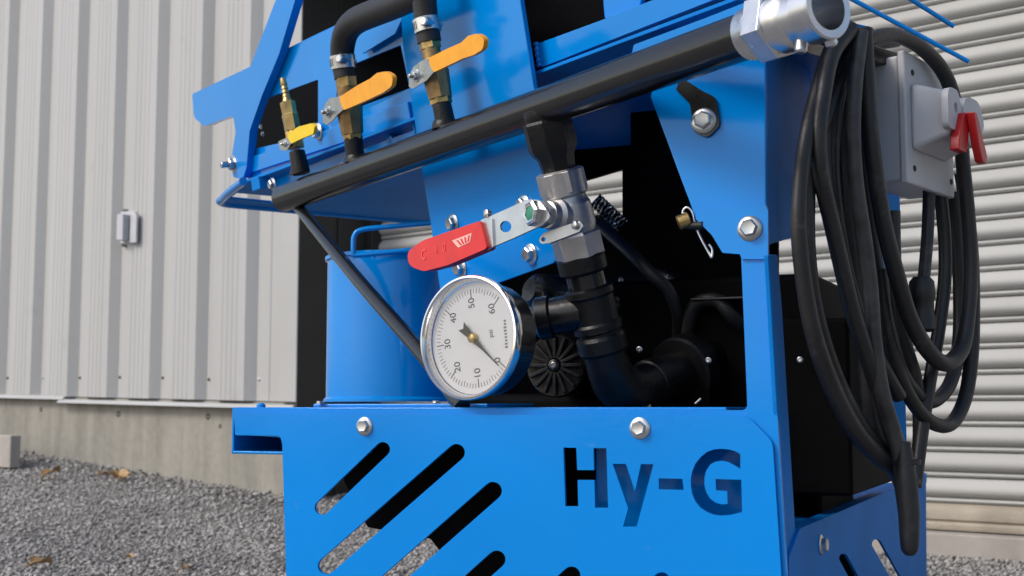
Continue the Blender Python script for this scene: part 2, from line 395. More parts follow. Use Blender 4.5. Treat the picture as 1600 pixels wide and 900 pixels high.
zb_l, zb_r = at(PSID, 0, 617).z, at(PSID, 470, 628).z; tl_ = WD.dot(at(PSID, 0, 617)); tr_ = WD.dot(at(PSID, 470, 628))
def zsid(t): return zb_l + (zb_r - zb_l) * (t - tl_) / (tr_ - tl_)
DEP = .038
def rib(te):                                   # te = right edge of the shaded flank (low flat begins)
    o = CS; r = []
    r += [(te, o)]
    for k in (0.085, .10):                     # small stiffening bead in the low pan
        pass
    return r
ribs = sorted([t0 + PER * k for k in range(-13, 1)])
for gi in range(0, len(ribs), 3):
    prof = []
    for te in ribs[gi:gi + 3]:
        a = te - PER
        low = [(a, CS), (a + .035, CS), (a + .040, CS + .0025), (a + .048, CS + .0025), (a + .053, CS)]
        low += [(a + .075, CS), (a + .095, CS + DEP)]           # flank facing left (turned away from camera)
        hi = [(a + .118 + .0, CS + DEP)]
        for s in (.135, .165, .195, .225):
            hi += [(a + s, CS + DEP), (a + s + .004, CS + DEP - .002), (a + s + .012, CS + DEP - .002), (a + s + .016, CS + DEP)]
        hi += [(te - .034, CS + DEP), (te - .031, CS + DEP - .002)]
        prof += (low if not prof else low[1:]) + hi + [(te - .0025, CS + .002), (te, CS)]
    sp = extr(prof, lambda t: zsid(t), 2.55, 'siding', 'siding_panel', BLD)
    for te in ribs[gi:gi + 3]:                                   # fasteners
        for dt in (.012,):
            p = wp(te + dt - (PER if dt > .1 else 0), CS + (DEP if dt > .1 else 0), zsid(te) + .085 + random.uniform(-.004, .004))
            vs, fs = lathe_geo(p, WN, [(0, .0065), (.002, .0065), (.003, .0045), (.006, .0042)], 8)
            add('screw', mkmesh('screw', vs, fs, 'reveal' if random.random() < .75 else 'zinc', 30), sp)
# closing pan and corner trim at the door opening
extr([(t0, CS), (t0 + .06, CS), (t0 + .065, CS + .003), (t0 + .075, CS + .003), (t0 + .08, CS), (TJ - .10, CS)], lambda t: zsid(t), 2.55, 'siding', 'siding_panel', BLD)
extr([(TJ - .10, CS), (TJ - .10, CS + .028), (TJ - .045, CS + .028), (TJ - .043, CS + .030), (TJ - .002, CS + .030), (TJ, CS + .028)], lambda t: zsid(t), 2.55, 'trim', 'corner_trim', BLD, back=.05)
# flashing under the siding, two lengths with a step between
def strip(name, ta, tb, za, zb, h, out0, out1, m, par):
    vs = []
    for t, z in ((ta, za), (tb, zb)):
        for o, dz in ((CS - .02, 0), (CS + out0, 0), (CS + out1, -h), (CS + out1 - .004, -h), (CS - .02, -.008)): vs.append(wp(t, o, z + dz))
    fs = [(i, (i + 1) % 5, (i + 1) % 5 + 5, i + 5) for i in range(5)] + [(0, 1, 2, 3, 4), (9, 8, 7, 6, 5)]
    return add(name, mkmesh(name, vs, fs, m), par)
ts_ = WD.dot(at(PSID, 108, 622))
strip('base_flashing', tl_ - 3.2, ts_ + .02, zsid(tl_ - 3.2) + .002, zsid(ts_) + .002, .016, .036, .046, 'trim', BLD)
strip('base_flashing', ts_ - .02, TJ + .0, zsid(ts_) - .012, zsid(TJ) - .012, .016, .040, .052, 'trim', BLD)
# concrete foundation wall
fnd_t0, fnd_t1 = tl_ - 3.2, TJ + .0
vs, fs = box_geo(wp(fnd_t0, CS - .4, -.3), WD * (fnd_t1 - fnd_t0), WN * .405, Z * 1)
vs = [v if v.z < 0 else V((v.x, v.y, zsid(WD.dot(v)) - .004)) for v in vs]
FN = add('foundation', mkmesh('foundation', vs, fs, 'concrete'), BLD, bevel=.004)
for x, y, r in ((64, 640, 3), (185, 647, 4), (325, 651, 4), (344, 666, 2.5)):
    p = at(shift(PSID, .0055), x, y); s = rpx(r, p)
    lathe('tie_hole', p, WN, [(-.003, s * 1.25), (.001, s * 1.2), (.0015, s * .8), (-.002, s * .6), (-.0025, .0005)], 'dark', FN, 12)
# dark reveal at the left of the door opening
box('door_reveal', wp(TJ - .012, CS + .026, -.2), WD * .014, WN * -.43, Z * 2.7, 'reveal', BLD)
box('door_reveal', wp(TJ - .012, CS - .17, -.2), WD * .022, WN * -.012, Z * 2.7, 'reveal', BLD)
TD0 = TJ + .002; TD1 = TJ + 3.0  # door ends out of view to darken the reflection on the machine
# roller door: guide channel + bottom bar, slats as pieces
zsill = at(PDOOR, 1500, 830).z; zbar = at(PDOOR, 1500, 787).z; pitch = .0728
gd = box_geo(wp(TD0, CDR - .03, zsill), WD * .035, WN * .085, Z * 2.3)
RD = add('roller_door', mkmesh('roller_door', gd[0], gd[1], 'reveal'), BLD, bevel=.002)
box('guide_rail', wp(TD1 - .06, CDR - .03, zsill), WD * .06, WN * .085, Z * 2.3, 'reveal', RD)  # at the added door end, out of view
def prof_sweep(prof, name, m, zs, par):
    pr = prof + [(-.012, prof[-1][1]), (-.012, prof[0][1])]; n = len(pr)
    vs = [wp(t, CDR + o, z) for t in (TD0 + .02, TD1 - .02) for o, z in pr]
    fs = [(i, (i + 1) % n, (i + 1) % n + n, i + n) for i in range(n)]
    vv = [V((p[0], p[1], 0)) for p in pr]
    for tr in geometry.tessellate_polygon([vv]): fs += [tuple(tr), tuple(i + n for i in tr)]
    return mkmesh(name, vs, fs, m, 40)
big = []
H = pitch
big += [(-.006, .0005), (.001, .002)]
for k in range(7):                              # small bead
    a = math.pi * k / 6; big.append((.001 + .0055 * math.sin(a), .0025 + .011 * k / 6))
big += [(-.007, .0145), (-.008, .016)]
for k in range(13):                             # wide curved slat
    u_ = k / 12; big.append((-.009 + .027 * math.sin(math.pi * (u_ ** .8 * .92 + .04)) ** .85, .0165 + (H - .019) * u_))
big += [(-.007, H - .0012)]
SL = prof_sweep(big, 'slat', 'slat', None, RD)
for k in range(31):
    s = .0004 * (-1) ** k
    add('slat', SL, RD, Matrix.Translation(Z * (zbar + k * pitch) + WN * random.uniform(-.0008, .0008)))
bb = [(-.004, 0), (.004, .001), (.0075, .006), (.0075, .018), (.002, .024), (.002, .026), (.010, .032), (.012, .045), (.009, .058), (-.002, .066), (-.004, zbar - zsill)]
bar = prof_sweep(bb, 'bottom_bar', 'dusty', None, RD); add('bottom_bar', bar, RD, Matrix.Translation(Z * zsill))
box('door_sill', wp(TD0, CDR - .35, -.25), WD * (TD1 - TD0), WN * .41, Z * (zsill + .25 - .003), 'sill', BLD, .006)
# lintel wall above the opening and an added unseen pier that darkens reflections
box('lintel', wp(TD0, CDR - .1, 2.2), WD * (TD1 - TD0), WN * .48, Z * .36, 'siding', BLD)
box('door_reveal', wp(TD1 - .002, CS + .026, -.2), WD * .014, WN * -.43, Z * 2.7, 'reveal', BLD)  # unseen, added with the pier to darken a reflection
box('unseen_pier', wp(TD1 + .013, CDR - .1, -.2), WD * 4.0, WN * .48, Z * 2.7, 'siding', BLD)
# inside darkness behind the wall: back wall so no sky leaks
box('back_wall', wp(fnd_t0, CS - 3.0, -.2), WD * (TD1 + 2 - fnd_t0), WN * -.1, Z * 2.7, 'siding', BLD)
box('roof_deck', wp(fnd_t0, CS + .08, 2.56), WD * (TD1 + 2 - fnd_t0), WN * -3.4, Z * .12, 'siding', BLD)

# grey outlet cover on the siding
OC = thing('outlet_cover', 'small grey weatherproof outlet cover on the ribbed metal siding', 'outlet cover', at(PSID, 203, 380))
pl_ = shift(PSID, .010)
cu_ = at(pl_, 205, 356)
def oc_box(name, x0, x1, y0, y1, o0, o1, m, bev):
    a, b = at(shift(PSID, o0), x0, y1), at(shift(PSID, o0), x1, y1); c = at(shift(PSID, o0), x0, y0)
    return box(name, a, b - a, WN * (o1 - o0), Z * (c.z - a.z), m, OC, bev)
oc_box('gasket', 195, 220, 328, 386, 0, .018, 'rubber', .004)
oc_box('mounting_box', 196, 219, 332, 382, .018, .05, 'greyplastic', .006)
oc_box('hinged_cover', 206, 216, 334, 380, .05, .062, 'greyplastic', .004)
oc_box('hinged_cover', 192, 202, 336, 377, .050, .085, 'greyplastic', .005)
# concrete block at the far left edge of the picture
cb = thing('concrete_block', 'grey concrete block lying against the foundation at the left edge', 'block', atz(-20, 728, .13))
pbk = at(shift(PSID, .30), 15, 728)
vs, fs = box_geo(V((0, 0, 0)), WD * -.75, WN * -.05, Z * .142)
add('slab', mkmesh('slab', [v + V((pbk.x, pbk.y, pbk.z - .01)) for v in vs], fs, 'sill'), cb, bevel=.006)

# fallen leaves
def leaf(x, y, size, rot, label, stand=.0):
    # point on the ground seen at pixel
    r = ray(x, y); t = 2.0
    for _ in range(60):
        p = CAM + r * t; t += (p.z - gz(p.x, p.y) - .012) / max(.02, -r.z) * .6
    p = CAM + r * t
    o = thing('fallen_leaf', label, 'leaf', p, 'dry leaves on the gravel')
    vs, fs = [], []; nu, nv = 7, 5
    for i in range(nu):
        u = i / (nu - 1); wd = math.sin(math.pi * (u * .93 + .04)) ** .7 * (1 + .25 * math.sin(u * 15)) * .42
        for j in range(nv):
            s = (j / (nv - 1) - .5) * 2
            vs.append(V(((u - .5), s * wd, .22 * s * s + .18 * math.sin(3 * u + s) + .05 * math.sin(9 * u) + stand * u)) * size)
    for i in range(nu - 1):
        for j in range(nv - 1):
            a = i * nv + j; fs.append((a, a + 1, a + nv + 1, a + nv))
    N = len(vs); vs2 = vs + [v - Z * .0008 for v in vs]
    fs2 = fs + [tuple(i + N for i in reversed(f)) for f in fs]
    R = Matrix.Translation(p) @ Matrix.Rotation(rot, 4, 'Z')
    add('blade', mkmesh('blade', vs2, fs2, 'leaf', 60), o, R)
    stem = [R @ (V((-.5, 0, .02)) * size), R @ (V((-.7, .05, .06)) * size), R @ (V((-.9, .1, .04)) * size)]
    tube('stem', stem, .0012, 'wood', o, 6)
leaf(79, 747, .075, .4, 'upright tan dry leaf by the concrete base, left of two', .3)
leaf(186, 749, .095, 2.0, 'bright tan curled leaf on gravel below the siding')
leaf(160, 741, .05, 1.2, 'small brown leaf touching the concrete foundation')
leaf(64, 884, .055, .2, 'tan curled leaf on open gravel at the lower left')
leaf(291, 888, .032, 1.1, 'small pale leaf in the gravel left of the slotted blue panel')
leaf(203, 872, .026, 2.2, 'tiny pale leaf scrap in the gravel, lower left')

# ================================================================== MACHINE
GP = thing('grout_pump', 'bright blue grout pump machine with gauge and black manifold pipe', 'machine', (.05, 1.8, 0))

# ---- slotted front panel with cut-out letters
def z1(pts): return [(780 + x / 3.2146, 620 + y / 3.2146) for x, y in pts]
Hh = z1([(322, 255), (387, 256), (392, 368), (476, 368), (473, 258), (538, 258), (547, 558), (481, 557), (478, 418), (394, 418), (397, 550), (332, 550)])
Yy = z1([(570, 337), (636, 337), (682, 475), (712, 338), (775, 339), (690, 652), (622, 652), (648, 560)])
Ds = z1([(800, 410), (920, 412), (927, 468), (803, 465)])
Gg = z1([(1211, 288), (1180, 271), (1150, 264), (1115, 261), (1080, 264), (1045, 276), (1012, 302), (986, 335), (969, 375), (962, 415), (963, 450), (970, 490), (985, 525), (1010, 557), (1040, 578), (1075, 592), (1115, 597), (1165, 593), (1220, 578),
         (1216, 417), (1086, 413), (1090, 470), (1145, 474), (1147, 538), (1118, 541), (1085, 531), (1058, 510), (1040, 480), (1031, 445), (1031, 405), (1040, 370), (1060, 340), (1085, 326), (1118, 321), (1150, 328), (1185, 347), (1211, 362)])
holes = [slot(503, 793, 598, 702, 11.5), slot(510, 884, 713, 707, 13.5), slot(556, 955, 770, 767, 14.3), slot(600, 1030, 776, 874, 14), slot(740, 1040, 893, 899, 14), slot(890, 1040, 1034, 907, 13), Hh, Yy, Ds, Gg]
FP = plate('slotted_panel', PF, [(367, 646, 3), (1168, 650, 38), (1207, 690, 30), (1232, 1070), (452, 1070), (441, 695), (438, 681, 8), (367, 680, 3)], .004, 'blue', GP, holes=holes, bevel=.0011)
bolt(PF, 570, 666, 14.5, FP, .0); bolt(PF, 1000, 669, 17, FP, .0)
# ---- frame plate behind it, with the tall column
FR = plate('frame_plate', PF, [(1158, 398), (1200, 398), (1214, 640), (1240, 1075), (1196, 1075), (1184, 720), (1176, 688), (446, 684), (368, 679), (364, 640, 3), (366, 637, 3), (1168, 641, 10)], .006, 'blue', GP, off=-.0055, bevel=.0016)
# folded flange: right side of the column
def sidepl(name, pts, thick, m, off=0, holes=(), bevel=.0012, par=None):
    return plate(name, PS, pts, thick, m, par or GP, off, holes, bevel)
sidepl('column_flange', [(1200.5, 398), (1215, 398), (1222, 480), (1243, 830), (1256, 1075), (1239, 1075), (1214.5, 640)], .005, 'blueshade')
# open base channel at the left end
bw = PF[0]; exF = V((-bw.y, bw.x, 0))
cTL = at(PF, 361, 637, -.0125); cBL = at(PF, 361, 709, -.0125); Hc = cTL.z - cBL.z
ch = join_geo(box_geo(cBL, exF * .004, bw * -.14, Z * Hc), box_geo(cBL, exF * .16, bw * -.14, Z * .004), box_geo(cTL - Z * .004 + exF * .001, exF * .66, bw * -.14, Z * .0045), box_geo(cBL - bw * .14, exF * .62, bw * -.004, Z * Hc))
add('base_channel', mkmesh('base_channel', ch[0], ch[1], 'blue'), GP, bevel=.0015)
# ---- right side lower panel with slots, deck above it
zdk = at(PS, 1241, 829).z
SP = sidepl('slotted_panel', [(1233, 1075), (1233, 870, 22), (1250, 826, 10), (1400, 762), (1447, 742, 3), (1449, 1075)], .004, 'blueshade', off=.004,
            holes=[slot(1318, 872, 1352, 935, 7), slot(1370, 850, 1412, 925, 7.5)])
bolt(PS, 1282, 851, 16, SP, .004)
plate('side_rail', PS, [(1238, 832), (1400, 761), (1448, 739), (1448, 755), (1400, 778), (1245, 850)], .02, 'blueshade', GP, off=.0)
p0 = at(PS, 1226, 840); p0.z = zdk - .012
box('lower_deck', p0 + nS * -.006 - PF[0] * .06, PF[0] * -1.09, nS * -.16, Z * .006, 'blueshade', GP)
# rear and left base so that the machine is a closed frame
pl0 = at(PF, 452, 700, -.02)
def post(x, y0, y1, back, w, d, name='frame_post', m='blue'):
    a = at(PF, x, y0, -back); b = at(PF, x, y1, -back)
    return box(name, V((a.x, a.y, min(a.z, b.z))), exF * w, bw * -d, Z * abs(a.z - b.z), m, GP)
zlow = .05
def fbox(name, x, back, z0, z1_, w, d, m='blue', bevel=.0015, par=None):
    a = at(PF, x, 640, -back); a.z = z0
    return box(name, a, exF * w, bw * -d, Z * (z1_ - z0), m, par or GP, bevel)
fbox('skid_rail', 460, .02, .0, .05, .06, 1.1); fbox('skid_rail', 1170, .02, .0, .05, .05, 1.1)
fbox('cross_rail', 462, 1.06, .0, .03, .62, .05)
fbox('frame_post', 1178, 1.05, .05, .75, .035, .05)

# ---- plain interior: engine block, motors, tanks (mostly in the dark)
PI = shift(PF, -.62)
plate('dark_backing', PI, [(835, 60), (1215, 60), (1215, 660), (700, 660), (700, 470), (835, 400)], .012, 'black_shade', GP, holes=[[(905, 284), (972, 264), (972, 336), (905, 336)]])  # black sheet added to darken the interior and block the door's reflection
fbox('engine_block', 945, .34, .10, .60, .30, .25, 'black_shade', .01)
fbox('battery_box', 1182, .28, .31, .535, .12, .45, 'black_shade', .006)
plate('belt_guard', shift(PF, -.10), [(532, 655), (537, 752), (574, 824), (672, 842), (705, 885), (800, 960), (930, 1000), (930, 655)], .04, 'black_shade', GP)
plate('inner_plate', shift(PF, -.055), [(931, 660), (1180, 660), (1180, 1060), (931, 1060)], .004, 'blue', GP)
fbox('hydraulic_pump', 720, .25, .20, .44, .30, .3, 'black_shade', .012)
for x, y, Yd in ((999, 546, 1.72), (1107, 563, 1.66), (1250, 562, 1.62)):
    p = atY(x, y, Yd); s = rpx(5, p); u, v, d = basis(PF[0]); add('bolt', BOLT, GP, frame_m(p, u * s, v * s, d * s))
pin_ = tube('lanyard_rod', [atY(1086, 631, 1.6), atY(1095, 623, 1.6)], .0016, 'zinc', GP, 8)
# electric motor with slotted fan cover and finned body
mc = atY(869, 571, 1.66); mr = rpx(50, mc); md = PF[0]
MO = lathe('motor', mc, md, [(-.20, mr * .93), (-.01, mr * .95), (-.008, mr), (.0, mr), (.003, mr * .96)], 'black', GP, 40)
for k in range(16):
    a = 2 * math.pi * k / 16; u, v, d = basis(md); rr = u * math.cos(a) + v * math.sin(a); tt = d.cross(rr)
    box('grille_bar', mc + d * .003 + rr * mr * .22 - tt * .0022, rr * mr * .70, tt * .0044, d * .004, 'iron', MO, .0008)
lathe('hub_cap', mc + md * .003, md, [(0, mr * .2), (.006, mr * .18), (.007, mr * .1)], 'black', MO, 20)
s = rpx(6, mc); u, v, d = basis(md); add('bolt', BOLT, MO, frame_m(mc + md * .009, u * s, v * s, d * s))
for k in range(5):
    o = atY(838 + 14 * k, 478 - 4 * k, 1.70 + .01 * k)
    lathe('cooling_fin', o, V((-.8, -.55, .12)), [(0, rpx(34, o)), (.004, rpx(36, o)), (.008, rpx(34, o))], 'black', MO, 28)
bl0 = atY(905, 470, 1.74); lathe('motor_body', bl0, V((-.8, -.55, .12)), [(-.05, .026), (.05, .028), (.075, .024), (.085, .015)], 'black', GP, 28)

# braided hose behind the valve
h0_, h1_ = atY(930, 312, 1.95), atY(972, 352, 1.95); hd_ = (h1_ - h0_); hu, hv, hw = basis(hd_)
BH = tube('braided_hose', [h0_, h0_ + hd_ * .5, h1_], .010, 'black_shade', GP, 12)
for sg in (1, -1):
    for ph in (0, 2.09, 4.19):
        tube('braid_wire', [h0_ + hd_ * (k / 40) + (hu * math.cos(sg * k * .45 + ph) + hv * math.sin(sg * k * .45 + ph)) * .0112 for k in range(41)], .0011, 'zinc', BH, 5)

# hoses, housings and brackets inside the frame
lathe('filter_housing', atY(1120, 640, 1.86), Z, [(0, .05), (.004, .054), (.10, .054), (.106, .050), (.108, .03), (.125, .03), (.128, .026)], 'black', GP, 28)
lathe('pump_housing', atY(1010, 500, 1.82), PF[0], [(-.12, .07), (-.01, .07), (-.006, .075), (.010, .075), (.014, .068), (.016, .03), (.03, .028)], 'black', GP, 32)
for k in range(6):
    a = k * 1.047; u, v, d = basis(PF[0]); p = atY(1010, 500, 1.82) + d * .011 + (u * math.cos(a) + v * math.sin(a)) * .066; add('bolt', BOLT, GP, frame_m(p, u * .006, v * .006, d * .006))
for pts_, r_ in (([(930, 345, 1.95), (985, 395, 1.78), (1015, 425, 1.74), (1045, 455, 1.74), (1060, 500, 1.76), (1055, 560, 1.80)], .009), ([(1215, 560, 1.78), (1150, 500, 1.72), (1120, 470, 1.72), (1085, 480, 1.74), (1075, 540, 1.76), (1090, 640, 1.76)], .010)):
    tube('hydraulic_hose', [atY(*p) for p in pts_], r_, 'rubber', GP, 14, sub=6)
box('angle_bracket', atY(1078, 470, 1.72), exF * .09, bw * -.05, Z * .004, 'black', GP)
box('angle_bracket', atY(1075, 640, 1.70), exF * .03, bw * -.004, Z * .06, 'black_shade', GP)

# ---- upper frame: deck sheet seen from below
zd = CAMZ + .44
K = atz(335, 314, zd); rq = -nq
def dpt(a, b): return K + q * a + rq * b
hole = [dpt(.075, .006), dpt(.15, -.006), dpt(.152, .066), dpt(.104, .113), dpt(.07, .10)]
outl = [dpt(.0, .035), dpt(.008, .010), dpt(.03, .0), dpt(.15, -.018), dpt(.27, -.036), dpt(1.62, .0), dpt(1.62, .20), dpt(1.35, .42), dpt(.5, .42), dpt(.4, .62), dpt(0, .62)]
plate3('deck_sheet', [outl, hole], V((0, 0, 1)), .005, 'blueshade', GP, .001)
tube('edge_lip', [p - Z * .004 for p in (dpt(.28, -.042), dpt(.15, -.022), dpt(.06, -.004), dpt(.022, .004), dpt(.004, .024), dpt(.0, .06), dpt(.0, .3), dpt(.0, .61))], .0085, 'blue', GP, 14, sub=6)
# fork plate with tab and diagonal arm
z5 = lambda L: [(280 + x / 2.5725, y / 2.5725, *r) for x, y, *r in L]
plate('fork_arm', PT, [(446, -40), (477, -40), (461, 0), (436, 84), (409, 150), (390, 204), (385, 262), (379, 280, 5), (364, 277, 5), (361, 250), (368, 206, 8), (364, 181, 4), (330, 193, 6), (320, 198, 14), (303, 184, 14), (300, 147, 4), (391, 104)], .016, 'blue', GP, off=-.054, bevel=.0038)
bolt(PT, 366, 256, 14, GP, -.056, NUT, 'nut')
# face plate with window cut-outs
plate('cutout_plate', PT, [(385, 128), (398, 100, 6), (440, 82), (528, 40), (660, -20), (700, -20), (700, 230), (640, 235), (560, 270), (440, 296), (388, 283)], .006, 'blue', GP, off=-.072,
      holes=[[(404, 158, 3), (497, 124, 2), (497, 210, 2), (396, 233, 2)], [(528, 110, 2), (626, 70, 2), (640, 138, 2), (524, 181, 2)], [(548, 214, 2), (644, 179, 2), (648, 203, 2), (548, 240, 2)]], bevel=.0014)
# box flange behind the windows and lips around them
plate('inner_web', PT, [(396, 130), (480, 85), (700, -10), (760, -10), (760, 240), (480, 270), (396, 262)], .004, 'black_shade', GP, off=-.26)  # shade inside the box painted as black
plate('hopper_wall', PT, [(800, -120), (1230, -120), (1230, 0), (1040, 30), (836, 112), (800, 120)], .006, 'black_shade', GP, off=-.13)
# folded lip atop the face plate, deepened to shade the windows
a_, b_ = at(PT, 402, 101, -.073), at(PT, 528, 41, -.073)
box('top_lip', a_, (b_ - a_) * 2.4, nT * -.27, uT * .004, 'blue', GP)
# rails seen through the windows and under them
a_, b_ = at(PT, 392, 246, -.070), at(PT, 640, 158, -.070)
box('face_rail', a_, (b_ - a_), nT * .004, uT * -.030, 'blue', GP)
lathe('rail_boss', at(PT, 610, 222, -.075), nT, [(-.02, .012), (.002, .012), (.003, .010)], 'blue', GP, 20)
bolt(PT, 498, 206, 14, GP, -.066)
bolt(PT, 427, 288, 10.5, GP, -.040)
box('pipe_strap', at(PT, 417, 297, -.070), q * .04, nT * .030, uT * .024, 'blueshade', GP)
for k in range(4):
    p = at(PT, 402 + 3 * k, 176 + 11 * k, -.12); u, v, d = basis(nT); s = rpx(4, p); add('bolt', BOLT, GP, frame_m(p, u * s, v * s, d * s))
# mounting plate carrying the valve bolts
DP = plate('mounting_plate', PT, [(622, -40), (806, -40), (833, 135), (850, 190), (868, 330), (873, 396, 6), (866, 411, 5), (690, 474), (672, 346), (658, 262), (640, 140), (629, 71)], .008, 'blue', GP, off=-.050, bevel=.0018)
for x, y, r in ((709, 349, 15), (820, 320, 16), (830, 397, 17), (721, 419, 16)): bolt(PT, x, y, r, DP, -.050)
plate('stiffener', PT, [(600, -40), (650, -40), (633, 20), (618, 52), (566, 84), (560, 70, 6), (566, 40)], .005, 'blue', GP, off=-.060)
# cross beams below the deck, right half
plate('deck_flange', PT, [(836, 70), (846, 66), (941, 31), (1060, -16), (1180, -62), (1200, -30), (1150, -14), (1012, 40), (849, 104), (839, 106)], .02, 'blue', GP, off=-.075, bevel=.002)
plate('deck_flange', PT, [(990, 70, 4), (1100, 29), (1215, -16), (1235, 20), (1100, 62), (985, 96)], .012, 'blue', GP, off=-.050, bevel=.002)
plate('cross_member', PT, [(938, -40), (1010, -40), (1000, 10), (944, 31, 4)], .008, 'blue', GP, off=-.09, bevel=.002)
# thin rods poking out at the upper right
for (xa, ya, Ya), (xb, yb, Yb), r in (((1300, -18, 1.30), (1513, 96, 1.33), 3.6), ((1390, -22, 1.40), (1490, 41, 1.42), 3.6)):
    a_, b_ = atY(xa, ya, Ya), atY(xb, yb, Yb); tube('cage_rod', [a_, b_], rpx(r, b_), 'blue', GP, 10)
# right mast: gusset front, side sheet, hinge bracket
GU = plate('gusset', PF, [(1016, 151), (1040, 60), (1196, 10), (1197.5, 330), (1088, 345)], .006, 'blue', GP, off=-.008, bevel=.002)
sidepl('mast_sheet', [(1196.5, 10), (1275, -30), (1262, 200), (1236, 372), (1197.5, 384)], .005, 'blueshade', off=-.012)
HB = plate('hinge_bracket', PF, [(1100, 325, 6), (1196, 320, 3), (1200, 330), (1200, 405), (1159, 405), (1156, 397, 2), (1129, 395, 3), (1112, 367, 3), (1086, 341, 3)], .005, 'blue', GP, off=-.002, bevel=.0012)
bolt(PF, 1172, 357, 20, HB, -.002)
# black strap from pipe to gusset
p1_, p2_, p3_ = at(PT, 1062, 122, -.03), at(PF, 1085, 150, .010), at(PF, 1101, 165, .0035)
plate('pipe_bracket', PF, [(1060, 128), (1066, 122), (1098, 142, 10), (1118, 152, 12), (1125, 196, 14), (1105, 216, 12), (1084, 206, 12), (1078, 162, 6), (1056, 140)], .004, 'black', GP, off=-.0035, bevel=.001)
bolt(PF, 1100, 189, 20, GP, -.0035)
# lynch pin with ring
lp = at(PF, 1069, 353, -.01); LP = lathe('lynch_pin', lp + V((-.007, 0, .003)), V((.93, -.1, .36)), [(0, .007), (.001, .0085), (.013, .0085), (.014, .007)], 'brass', GP, 14)
tube('pin_shank', [lp + V((.006, 0, .0)), at(PF, 1100, 352, -.004)], .005, 'black', LP, 12)
ring = [at(PF, x, y, -.012) for x, y in ((1068, 346), (1067, 330), (1074, 324), (1082, 332), (1086, 350), (1095, 372), (1108, 396), (1112, 402), (1113, 390), (1108, 382))]
tube('pin_ring', ring, .0014, 'zinc', LP, 8, sub=5)
# inner mast plate behind the gap, its shade painted in black
plate('inner_plate', shift(PF, -.40), [(985, 120), (1190, 90), (1190, 450), (1100, 440), (1060, 400), (1010, 340), (985, 340)], .005, 'black_shade', GP)

# ---- blue tank on its footplate with rod handle
tc_ = atY(622, 628, 2.16); tr_r = rpx(112, tc_); ztop = atY(510, 404, 2.16).z
TK = lathe('tank', tc_, Z, [(0, tr_r + .004), (.004, tr_r + .004), (.008, tr_r), (ztop - tc_.z - .008, tr_r), (ztop - tc_.z - .006, tr_r + .004), (ztop - tc_.z, tr_r + .004), (ztop - tc_.z, tr_r - .004), (ztop - tc_.z - .02, tr_r - .006)], 'blue', GP, 64)
tp = at(PF, 489, 640, -.10)
box('foot_plate', V((tp.x, tp.y, CAMZ + .001)), exF * .26, bw * -.5, Z * .005, 'blue', GP)
for x, y in ((500, 624), (681, 632)):
    p = atY(x, y, 1.72 if x < 600 else 1.6); s = rpx(8, p); p.z = CAMZ + .006; add('bolt', BOLT, GP, frame_m(p, V((s, 0, 0)), V((0, s, 0)), V((0, 0, s * .8))))
p = atY(408, 634, 1.70); lathe('latch_stud', V((p.x, p.y, CAMZ - .002)), Z, [(0, .006), (.006, .006), (.009, .003)], 'blue', GP, 14)
hd = [atY(x, y, 2.0) for x, y in ((700, 388), (640, 391), (560, 399), (553, 397), (552, 384), (554, 368), (566, 359), (610, 354), (700, 346))]
tube('tank_handle', hd, .0042, 'blue', TK, 10, sub=6)
# ---- black diagonal strut
tube('strut', [at(PT, 462, 318, -.01), atY(560, 438, 1.90), atY(668, 562, 1.68), atY(722, 636, 1.59)], [.0098, .0103, .0107, .0107], 'pipe', GP, 20, sub=6)

# ---- manifold pipe
pL = atz(444, 310, CAMZ + .365); pL = PA + q * ((pL - PA).dot(q)); pR = PA + q * ((atz(1170, 55, CAMZ + .365) - PA).dot(q))
PRAD = .0236
LN = (pR - pL).length
MP = lathe('manifold_pipe', pL, q, [(-.001, .0), (-.001, PRAD - .004), (.002, PRAD), (LN, PRAD)], 'pipe', GP, 48)
# camlock adapter on the right end
CL = lathe('camlock_adapter', pR, q, [(.022, PRAD * 1.02), (.024, .0285), (.030, .0300), (.060, .0300), (.064, .0285), (.068, .0255), (.080, .0255), (.084, .030), (.104, .030), (.106, .0285), (.1055, .0215), (.06, .020), (.06, .001)], 'alu', GP, 48)
thr = []
for k in range(7): thr += [(.001 + k * .0034, PRAD + .0002), (.0026 + k * .0034, PRAD + .0022)]
lathe('thread', pR, q, thr, 'zinc', CL, 40, smooth=20)
lathe('hex_collar', pR, q, [(.022, .032), (.024, .0355), (.046, .0355), (.048, .033)], 'alu', CL, 6, rot=.35, smooth=20, bevel=.0008)
for a in (math.radians(-95), math.radians(-60)):
    u, v, d = basis(q); rr = u * math.cos(a) + v * math.sin(a)
    lathe('cam_ear', pR + q * (.073 if a < -1.2 else .093) + rr * .024, rr, [(0, .006), (.010, .006), (.012, .004)], 'alu', CL, 14)

